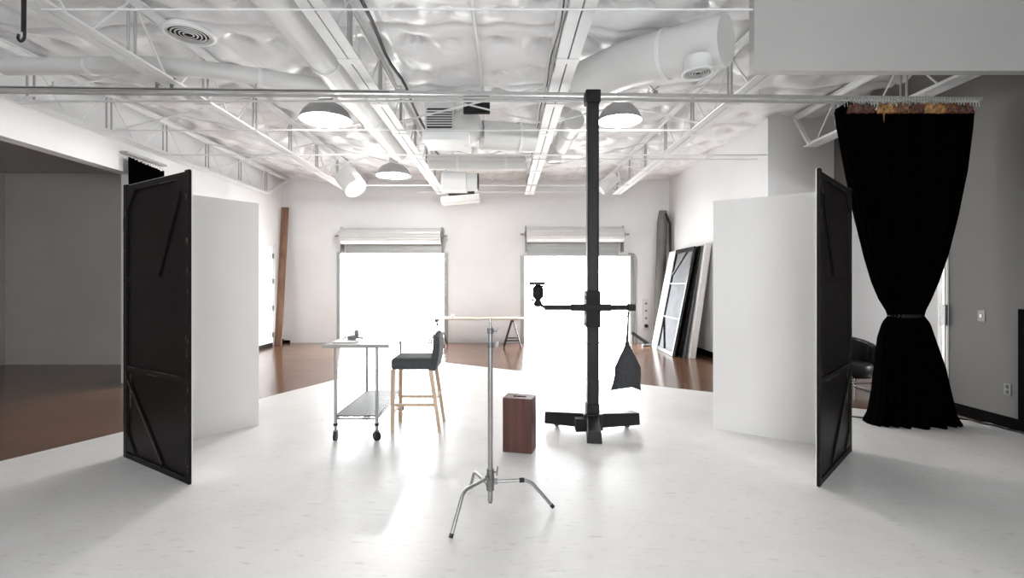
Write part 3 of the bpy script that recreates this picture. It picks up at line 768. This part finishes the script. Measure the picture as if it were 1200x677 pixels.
for (dx,dy), t, z, zh in legs:
    d = Vector((dx,dy,0)); b = d*t
    q = arc([Vector((dx,dy,0)).normalized()*.02+Vector((0,0,zh)), b+Vector((0,0,z)), d+Vector((0,0,.012))], 8)
    # keep the bend tight
    a0 = Vector((dx,dy,0)).normalized()*.02+Vector((0,0,zh)); bb_ = b+Vector((0,0,z)); c0 = d+Vector((0,0,.014))
    r = .05; s_ = bb_+(a0-bb_).normalized()*r; e_ = bb_+(c0-bb_).normalized()*r
    q = [a0]+[s_*(1-k/6)**2+bb_*2*(k/6)*(1-k/6)+e_*(k/6)**2 for k in range(7)]+[c0]
    lg = part('leg', MB().tube(q, .0115, 14), M['nickel'], cs)
    e = (c0-e_).normalized()
    part('foot_cap', MB().tube([c0-e*.022,c0+e*.004], .0135, 12), M['rubber'], lg)
    if dx > .3:
        p1 = a0+(bb_-a0)*.72; p2 = a0+(bb_-a0)*.86
        part('black_sleeve', MB().tube([p1,p2], .016, 14), M['rubber'], lg)
    hb = part('leg_hub', MB().tube([(0,0,zh-.022),(0,0,zh+.022)], .027, 18).beam((0,0,zh), Vector((dx,dy,0)).normalized()*.05+Vector((0,0,zh)), .026, .034), M['cast'], cs, .002)
part('hub_knob', MB().tube([(.02,-.01,.265),(.045,-.02,.275)], .006, 8).beam((.044,-.02,.25),(.05,-.02,.31), .012,.016), M['cast'], cs)
part('upper_hub', MB().tube([(0,0,.255),(0,0,.285)], .025, 18), M['cast'], cs)

# ------------------------------------------------------------------ red-brown box
ang = math.atan2(4.60-4.67, .270)
bx = thing('apple_box', 'tall red-brown wooden box with a hand slot standing on the white floor', 'box', (-.008,4.66,FZ), ang)
W_, D_, H_ = .275, .205, .50
m = MB().box(0,W_,0,.014,0,H_).box(0,W_,D_-.014,D_,0,H_).box(0,.014,.014,D_-.014,0,H_).box(W_-.014,W_,.014,D_-.014,0,H_)
part('side_boards', m, M['box_wood'], bx, .003)
m = MB(); zt = H_-.016
m.box(.014,W_-.014,.014,.075,zt,H_-.003).box(.014,W_-.014,D_-.075,D_-.014,zt,H_-.003).box(.014,.075,.075,D_-.075,zt,H_-.003).box(W_-.075,W_-.014,.075,D_-.075,zt,H_-.003)
part('top_board', m, M['box_wood'], bx)
part('bottom_board', MB().box(.014,W_-.014,.014,D_-.014,.0,.014), M['box_edge'], bx)
part('hand_slot', MB().box(.075,W_-.075,.075,D_-.075,zt-.03,zt-.01), M['dark'], bx)
m = MB()
for x, z in ((.02,.02),(W_-.02,.02),(.02,H_-.02),(W_-.02,H_-.02),(W_/2,.02),(W_/2,H_-.02)): m.tube([(x,.0,z),(x,-.0015,z)], .0035, 8)
part('screws', m, M['cast'], bx)

# ------------------------------------------------------------------ bar stool
bs = thing('bar_stool', 'grey upholstered bar stool with pale wooden legs beside the wheeled cart', 'stool', (-.93,5.47,FZ))
def rbox(x0,x1,y0,y1,z0,z1): return MB().box(x0,x1,y0,y1,z0,z1)
part('seat', rbox(-.245,.19,-.225,.225,.655,.775), M['grey_fabric'], bs, .028)
m = MB(); ny, nz = 14, 10; vs = []
for side in (0,1):
    for k in range(nz+1):
        t = k/nz
        for j in range(ny+1):
            s = -1+2*j/ny
            xx = .135+.055*t+.02*math.sin(PI*t) + (.085 if side else 0)*(1-.25*t) - .02*(1-s*s)*(0 if side else -1)*.5
            z = .64+.405*t*(1-.10*s*s*t)
            vs.append((xx, s*.222*(1-.07*t*t), z))
N = (nz+1)*(ny+1); fs = []
for k in range(nz):
    for j in range(ny):
        a = k*(ny+1)+j; fs += [(a,a+ny+1,a+ny+2,a+1),(N+a,N+a+1,N+a+ny+2,N+a+ny+1)]
ring = [j for j in range(ny+1)]+[k*(ny+1)+ny for k in range(1,nz+1)]+[nz*(ny+1)+j for j in range(ny-1,-1,-1)]+[k*(ny+1) for k in range(nz-1,0,-1)]
fs += [(ring[i],ring[(i+1)%len(ring)],N+ring[(i+1)%len(ring)],N+ring[i]) for i in range(len(ring))]
m.add(vs, fs, 0, True)
bk = part('backrest', m, M['grey_fabric'], bs, .02)
LEG = [((-.225,-.195,.66),(-.232,-.200,0)), ((-.225,.195,.66),(-.232,.205,0)), ((.165,-.195,.66),(.262,-.195,0)), ((.165,.195,.66),(.262,.205,0))]
for a, b in LEG: part('leg', MB().beam(b, a, .034, .034, w2=.046, h2=.046), M['oak'], bs, .004)
def lp(i, z):
    a, b = Vector(LEG[i][0]), Vector(LEG[i][1]); t = z/a.z; return b+(a-b)*t
part('side_rail', MB().beam(lp(0,.285),lp(2,.285),.022,.030), M['oak'], bs, .003)
part('side_rail', MB().beam(lp(1,.285),lp(3,.285),.022,.030), M['oak'], bs, .003)
part('foot_rail', MB().beam(lp(0,.20),lp(1,.20),.030,.022), M['oak'], bs, .003)
part('rear_rail', MB().beam(lp(2,.34),lp(3,.34),.030,.022), M['oak'], bs, .003)

# ------------------------------------------------------------------ wheeled cart
CX0, CX1, CY0, CY1 = -1.665, -1.255, 4.99, 6.14
ct = thing('wheeled_cart', 'narrow chrome wire-shelf cart on casters with a pale top', 'cart', ((CX0+CX1)/2,(CY0+CY1)/2,FZ))
part('top', MB().box(CX0-.10, CX1+.14, CY0-.10, CY1+.08, .932, .970), M['cart_top'] if 'cart_top' in M else mat('cart_top', (.34,.335,.325), .4, noise=(6,.1)), ct, .006, True)
for x, y in ((CX0,CY0),(CX1,CY0),(CX0,CY1),(CX1,CY1)):
    m = MB().tube([(x,y,.135),(x,y,.94)], .0155, 16)
    for z in (.27,.3,.5,.8,.86): m.tube([(x,y,z-.002),(x,y,z+.002)], .0162, 16)
    p = part('post', m, M['nickel'], ct, 0, True)
    part('bumper', MB().tube([(x,y,.155),(x,y,.18)], .021, 16), M['rubber'], p, 0, True)
    w = part('caster', MB().tube([(x-.012,y,.052),(x+.012,y,.052)] if x < -1.5 and y < 5.5 else [(x-.007,y-.01,.052),(x+.007,y+.010,.052)], .047, 24), M['rubber'], ct, 0, True)
    part('fork', MB().tube([(x,y,.095),(x,y,.145)], .011, 12).box(x-.020,x-.015,y-.014,y+.014,.045,.105).box(x+.015,x+.020,y-.014,y+.014,.045,.105).box(x-.02,x+.02,y-.016,y+.016,.100,.108), M['cast'], w, 0, True)
m = MB(); zsh = .253
for z in (zsh, zsh-.03):
    m.tube([(CX0,CY0,z),(CX1,CY0,z),(CX1,CY1,z),(CX0,CY1,z),(CX0,CY0,z)], .0075, 6)
k = CX0+.02
while k < CX1-.005: m.tube([(k,CY0,zsh),(k,CY1,zsh)], .0070, 5); k += .0200
for t in (.2,.4,.6,.8): m.tube([(CX0,CY0+(CY1-CY0)*t,zsh-.006),(CX1,CY0+(CY1-CY0)*t,zsh-.006)], .004, 6)
for (a, b) in (((CX0,CY0),(CX1,CY0)),((CX0,CY1),(CX1,CY1)),((CX0,CY0),(CX0,CY1)),((CX1,CY0),(CX1,CY1))):
    L = math.hypot(b[0]-a[0],b[1]-a[1]); nn = max(4,int(L/.05)); pts = [(a[0]+(b[0]-a[0])*i/nn, a[1]+(b[1]-a[1])*i/nn, zsh-(.03 if i%2 else 0)) for i in range(nn+1)]
    m.tube(pts, .004, 5)
part('wire_shelf', m, M['wire'], ct, 0, True)
m = MB()
for z in (.925,): m.tube([(CX0,CY0,z),(CX1,CY0,z),(CX1,CY1,z),(CX0,CY1,z),(CX0,CY0,z)], .005, 6)
part('upper_frame', m, M['chrome'], ct, 0, True)
# things on the cart top
ZTP = FZ+.0+.970-.006
tx, ty = fx(415,5.4), 5.35
g = thing('camera_gear', 'small dark tangle of camera clamp and rods on the cart top', 'equipment', (tx,ty,ZTP))
part('clamp_body', MB().box(-.05,.03,-.02,.03,0,.035).box(.02,.06,-.01,.02,.01,.10), M['cast'], g, .004)
part('rods', MB().tube([(-.12,0,.03),(.10,.02,.012)], .006, 8).tube([(-.02,0,.02),(.05,.02,.135)], .006, 8).tube([(.05,.02,.13),(.085,.02,.09)], .006, 8).tube([(-.10,-.02,.008),(.0,-.05,.05),(.12,-.03,.008)], .005, 8), M['cast'], g)
g = thing('open_notebook', 'grey open notebook lying flat near the edge of the cart top', 'notebook', (tx+.02,ty-.28,ZTP))
part('cover', MB().box(-.12,.10,-.07,.07,0,.004), M['plate_grey'], g)
part('pages', MB().box(-.115,-.012,-.065,.065,.004,.010).box(-.008,.095,-.065,.065,.004,.009), M['plastic'], g, .002)

# ------------------------------------------------------------------ plank table on trestles near the rear wall
TY = 12.35
tb = thing('trestle_table', 'long pale plank table on two black metal trestles between the shutters', 'table', (fx(562,TY),TY,0))
zt = fz(372,TY); x0, x1 = fx(511,TY), fx(614.5,TY)
part('tabletop', MB().box(x0,x1,TY-.35,TY+.35,zt-.035,zt), M['table_wood'], tb, .004, True)
def trestle(uc):
    xc = fx(uc,TY); w = .215; zz = zt-.035
    tt = part('trestle', MB().beam((xc,TY-.30,zz-.03),(xc,TY+.30,zz-.03),.05,.05), M['black'], tb, 0, True)
    for sy in (-.28,.28):
        for sx in (-1,1):
            part('trestle_leg', MB().beam((xc+sx*.02,TY+sy,zz-.04),(xc+sx*w,TY+sy*1.1,.0),.026,.026), M['black'], tt, 0, True)
        part('trestle_bar', MB().beam((xc-w*.72,TY+sy*1.07,zz*.28),(xc+w*.72,TY+sy*1.07,zz*.28),.024,.03), M['black'], tt, 0, True)
    for sx in (-1,1): part('trestle_stretcher', MB().beam((xc+sx*w*.72,TY-.3,zz*.28),(xc+sx*w*.72,TY+.3,zz*.28),.02,.02), M['black'], tt, 0, True)
trestle(512.5); trestle(600.5)
xc = fx(530.5,TY-.1)
g = thing('paper_cup', 'small white cup standing on the plank table', 'cup', (xc,TY-.1,zt))
part('cup_body', MB().lathe([(0,.0),(.026,.0),(.036,.085),(.032,.085),(.024,.006),(0,.006)], n=20), M['plastic'], g)
part('cup_rim', MB().lathe([(.036,.083),(.039,.087),(.036,.091),(.033,.087),(.036,.083)], n=20), M['plastic'], g)

# ------------------------------------------------------------------ brown board in the rear left corner
m = MB().beam((-5.665,12.66,.0),(-5.685,13.12,fz(243,13.1)), .17, .06, up=(0,1,0))
bd = single('leaning_board', m, M['board'], 'tall brown rough wooden board leaning upright in the rear left corner', 'board', (-5.665,12.66,0), None, .004)

# ------------------------------------------------------------------ stacked leaning flats on the right
def lean(name, x_b, y0, y1, dxt, H, th, skin, label, cat='panel', frame=None, slope=0.0, group=None):
    """flat leaning on the right rear wall; near bottom edge (x_b, y0), far bottom edge (x_b+slope, y1)"""
    L = math.hypot(y1-y0, slope)
    ang_l = math.asin(dxt/H)
    root = thing(name, label, cat, (x_b, y0, 0.0), 0, group)
    d = Vector((slope, y1-y0, 0)).normalized(); up = Vector((math.sin(ang_l), 0, math.cos(ang_l))); nr = d.cross(up).normalized()
    if nr.x > 0: nr = -nr
    lift = Vector((0,0,.0))
    def pt(s,t,o): return lift + d*s + up*t + nr*o
    def slab(m, s0,s1,t0,t1,o0,o1,mi=0):
        vs = [pt(s,t,o_) for o_ in (o0,o1) for t in (t0,t1) for s in (s0,s1)]
        m.add(vs, [(0,2,3,1),(4,5,7,6),(0,1,5,4),(2,6,7,3),(0,4,6,2),(1,3,7,5)], mi)
    m = MB(); slab(m, 0, L, .0, H, -th, 0)
    part('board', m, skin, root, .003)
    if frame:
        m = MB(); w = .09
        slab(m,0,w,0,H,0,.03); slab(m,L-w,L,0,H,0,.03)
        for z in (0,H-w): slab(m,w,L-w,z,z+w,0,.028)
        part('frame', m, frame, root, .002)
        m = MB()
        for z in (H*.335,H*.66):
            m = MB(); slab(m,w,L-w,z-.018,z+.018,0,.03); part('cross_bar', m, M['plate_grey'], root, .002)
        part('diagonal_batten', MB().beam(pt(L-w,H*.32,.02), pt(L*.55,w,.02), .03,.03), frame, root)
        part('diagonal_batten', MB().beam(pt(L-w-.02,H*.75,.02), pt(L*.35,H-w,.02), .03,.03), frame, root)
    return root
lean('leaning_flat', 3.625, 10.72, 12.02, .47, 2.40, .012, M['panel_grey'], 'black framed flat with grey panels at the front of the leaning stack', 'flat', M['flat_black'], .05)
lean('leaning_flat', 3.755, 11.70, 12.76, .45, 2.40, .03, M['flat_white'], 'white flat leaning farthest back, left of the black framed flat', 'flat', None, .0)
lean('leaning_flat', 3.715, 10.66, 11.62, .44, 2.40, .035, M['flat_black'], 'thick black flat directly behind the grey panelled one in the leaning stack', 'flat', None, .0)
lean('leaning_flat', 3.795, 10.60, 11.62, .405, 2.40, .02, M['panel_grey'], 'thin grey edged flat between the black and white flats of the leaning stack', 'flat', None, .0)
lean('leaning_flat', 3.885, 10.50, 11.62, .34, 2.42, .12, M['flat_white'], 'thick white flat nearest the right wall in the leaning stack', 'flat', None, .0)
# rolled backdrops in the corner
m = MB(); 
ra = single('backdrop_roll', MB().tube([(fx(771,13.1),13.09,0),(fx(776,13.1),13.09,fz(262,13.1)),(fx(777,13.1),13.09,fz(247,13.1))],[.13,.13,.10],20), mat('roll_grey',(.16,.155,.15),.7,noise=(5,.2)), 'thick dark grey backdrop roll standing in the rear right corner', 'roll', (fx(771,13.1),13.09,0))
m = MB().tube([(fx(787,12.86),12.86,0),(fx(785,12.9),12.90,fz(262,12.95)),(fx(780,12.9),12.90,fz(250,12.9))],[.035,.035,.03],12)
single('backdrop_roll', m, M['black'], 'thin black tube leaning beside the thick grey backdrop roll', 'roll', (fx(786,12.7),12.75,0))
# socket strip
s = thing('socket_strip', 'white strip of four round sockets on the rear wall by the right corner', 'socket', (fx(756.5,YB),YB-.04,fz(386,YB)))
xx = fx(756.5,YB)
part('strip', MB().box(xx-.07,xx+.07,YB-.04,YB,fz(387,YB),fz(350,YB)), M['plastic'], s, .01, True)
for v in (355.5,364,372.5): part('socket', MB().tube([(xx,YB-.04,fz(v,YB)),(xx,YB-.055,fz(v,YB))], .03, 16), M['cast'], s, 0, True)
part('socket', MB().tube([(xx,YB-.04,fz(381.5,YB)),(xx,YB-.09,fz(381.5,YB))], .05, 16), M['black'], s, 0, True)
m = MB().tube([(fx(741,12.9),12.9,fz(390,12.9)),(fx(759.5,12.6),12.6,.055)], .04, 10)
s = thing('black_pole', 'black pole propped low against the stack of leaning flats', 'pole', (fx(758,12.6),12.6,0))
part('pole', m, M['black'], s, 0, True)
part('pole_foot', MB().tube([(fx(752,12.55),12.5,.03),(fx(762,12.6),12.6,.03)], .03, 10), M['cast'], s, 0, True)
part('pole_prop', MB().tube([(fx(741,12.9),12.9,fz(390,12.9)),(fx(741,12.9),12.92,0)], .02, 8), M['cast'], s, 0, True)

# ------------------------------------------------------------------ right side: chair, plates, cables
ch = thing('armchair', 'low black leather armchair on chrome legs between the right v-flat and the drape', 'chair', (5.05,7.35,0))
def arcpanel(r, th, z0, z1, a0, a1, n=18, top=lambda s:0):
    m = MB(); vs = []
    for i in range(n+1):
        a = a0+(a1-a0)*i/n; s = i/n
        for rr, z in ((r,z0),(r,z1+top(s)),(r+th,z1+top(s)),(r+th,z0)): vs.append((rr*math.cos(a), rr*math.sin(a), z))
    fs = [(i*4+j,(i+1)*4+j,(i+1)*4+(j+1)%4,i*4+(j+1)%4) for i in range(n) for j in range(4)]+[(0,1,2,3),(n*4+3,n*4+2,n*4+1,n*4)]
    m.add(vs, fs, 0, False); return m
part('backrest', arcpanel(.28,.08,.20,.66,math.radians(-20),math.radians(200),24,lambda s:.12*math.sin(PI*s)), M['leather'], ch, .03)
part('seat', MB().lathe([(0,.22),(.27,.22),(.285,.26),(.285,.38),(.26,.42),(0,.43)], n=28), M['leather'], ch)
for sx in (-1,1):
    part('chrome_leg', MB().tube([(sx*.26,-.26,.02),(sx*.26,-.24,.24)], .013, 8).tube([(sx*.26,-.26,.015),(sx*.26,.26,.015)], .013, 8).tube([(sx*.26,.26,.015),(sx*.26,.24,.24)], .013, 8), M['chrome'], ch)
part('front_bar', MB().tube([(-.26,-.26,.16),(.26,-.26,.16)], .012, 8).tube([(-.26,-.24,.24),(.26,-.24,.24)], .012, 8), M['chrome'], ch)
def plate(u, v, w, h, name, label, cat, holes):
    y = XS*F/(u-590); z = fz(v,y)
    s = thing(name, label, cat, (XS-.005,y,z))
    part('cover_plate', MB().box(-.003,.005,-w/2,w/2,-h/2,h/2), M['plate_grey'], s, .002)
    for dz in holes: part('toggle' if len(holes)==1 else 'socket_face', MB().box(-.010,-.003,-.012,.012,dz-.018,dz+.018), M['plastic'] if len(holes)==1 else M['black'], s)
plate(1150.5, 370, .085, .13, 'light_switch', 'dull light switch plate on the grey right wall', 'switch', (0,))
plate(1181, 456, .075, .12, 'wall_outlet', 'power outlet low on the grey right wall', 'outlet', (-.028,.028))
yy = XS*F/(1199.5-590)
m = MB().box(XS-.040, XS-.020, yy-.5, yy+.02, FZ, fz(362,yy))
single('dark_panel', m, M['base_black'], 'dark upright panel against the right wall at the picture edge', 'panel', (XS-.03,yy-.5,FZ), None, .003)
pts = []
for i in range(40):
    t = i/39; y = 6.05-1.6*t; pts.append((XS-.10-.05*math.sin(t*9)-.06*t, y, FZ+.012+.004*math.sin(i)))
single('floor_cable', MB().tube(pts, .012, 6), M['black'], 'black cable running along the foot of the right wall', 'cable', pts[0])
pts = [(3.25+1.05*t, 5.6+.25*math.sin(t*3)+.05*t, FZ+.010) for t in [i/24 for i in range(25)]]
pts = [(fx(996,5.9)+.62*t-.1, 5.95-.14*math.sin(t*4), FZ+.009) for t in [i/24 for i in range(25)]]
single('floor_cable', MB().tube(pts, .008, 6), M['black'], 'thin black cable on the floor between the right v-flat and the drape', 'cable', pts[0])
# hinge strip on door casing
tm = bpy.data.objects['trim_1']
part('strike_strip', MB().box(XS-.035,XS-.02,6.185,6.215,.3,2.6), M['galv'], tm)
part('latch', MB().box(XS-.055,XS-.02,6.15,6.23,1.05,1.30), M['cast'], tm, .003)

# ------------------------------------------------------------------ light
W = bpy.data.worlds.new('daylight'); bpy.context.scene.world = W; W.use_nodes = True
bgn = W.node_tree.nodes['Background']; bgn.inputs['Color'].default_value = (.95,.98,1.0,1); bgn.inputs['Strength'].default_value = 27.0
def area(name, loc, rot, sx, sy, power, col=(1,1,1), portal=False, spread=PI):
    l = bpy.data.lights.new(name, 'AREA'); l.shape = 'RECTANGLE'; l.size = sx; l.size_y = sy; l.energy = power; l.color = col; l.spread = spread
    if portal: l.cycles.is_portal = True
    o = bpy.data.objects.new(name, l); C.objects.link(o); o.location = loc; o.rotation_euler = rot; return o
for D in (D1, D2):
    area('door_daylight', ((D[0]+D[1])/2, YB+.15, D[2]/2), (-PI/2,0,0), D[1]-D[0], D[2], 1, portal=True)
area('added_side_fill', (XRR+.1, (SW[0]+SW[1])/2, (SW[2]+SW[3])/2), (PI/2,0,PI/2), SW[1]-SW[0], SW[3]-SW[2], 1, portal=True)  # portal at the opening added in the far side wall
area('added_front_fill', (0, RY-.1, (FW[2]+FW[3])/2), (PI/2,0,0), FW[1]-FW[0], FW[3]-FW[2], 1, portal=True)  # portal at the fill opening added behind the camera
def point(name, loc, power, r=.06, col=(1,.97,.93)):
    l = bpy.data.lights.new(name, 'POINT'); l.energy = power; l.shadow_soft_size = r; l.color = col
    o = bpy.data.objects.new(name, l); C.objects.link(o); o.location = loc; return o

for x, y, z, p in ((fx(382,6.9),6.9,fz(141,6.9),115), (fx(726,6.7),6.7,fz(142,6.7),120), (fx(461,9.9),9.9,fz(206,9.9),170)):
    point('lamp_light', (x,y,z+.0), p)
# ------------------------------------------------------------------ camera and view
cam = bpy.data.cameras.new('camera'); co = bpy.data.objects.new('camera', cam); C.objects.link(co)
co.location = (0,0,CH); co.rotation_euler = (PI/2,0,0)
cam.sensor_fit = 'HORIZONTAL'; cam.sensor_width = 36; cam.lens = 36*F/1200
cam.shift_x = 10/1200; cam.shift_y = -6.5/1200
cam.clip_start = .05; cam.clip_end = 200
bpy.context.scene.camera = co
vs_ = bpy.context.scene.view_settings
bpy.context.scene.display_settings.display_device = 'sRGB'
vs_.view_transform = 'Standard'; vs_.look = 'None'; vs_.gamma = 1; vs_.use_curve_mapping = False; vs_.exposure = 0.0
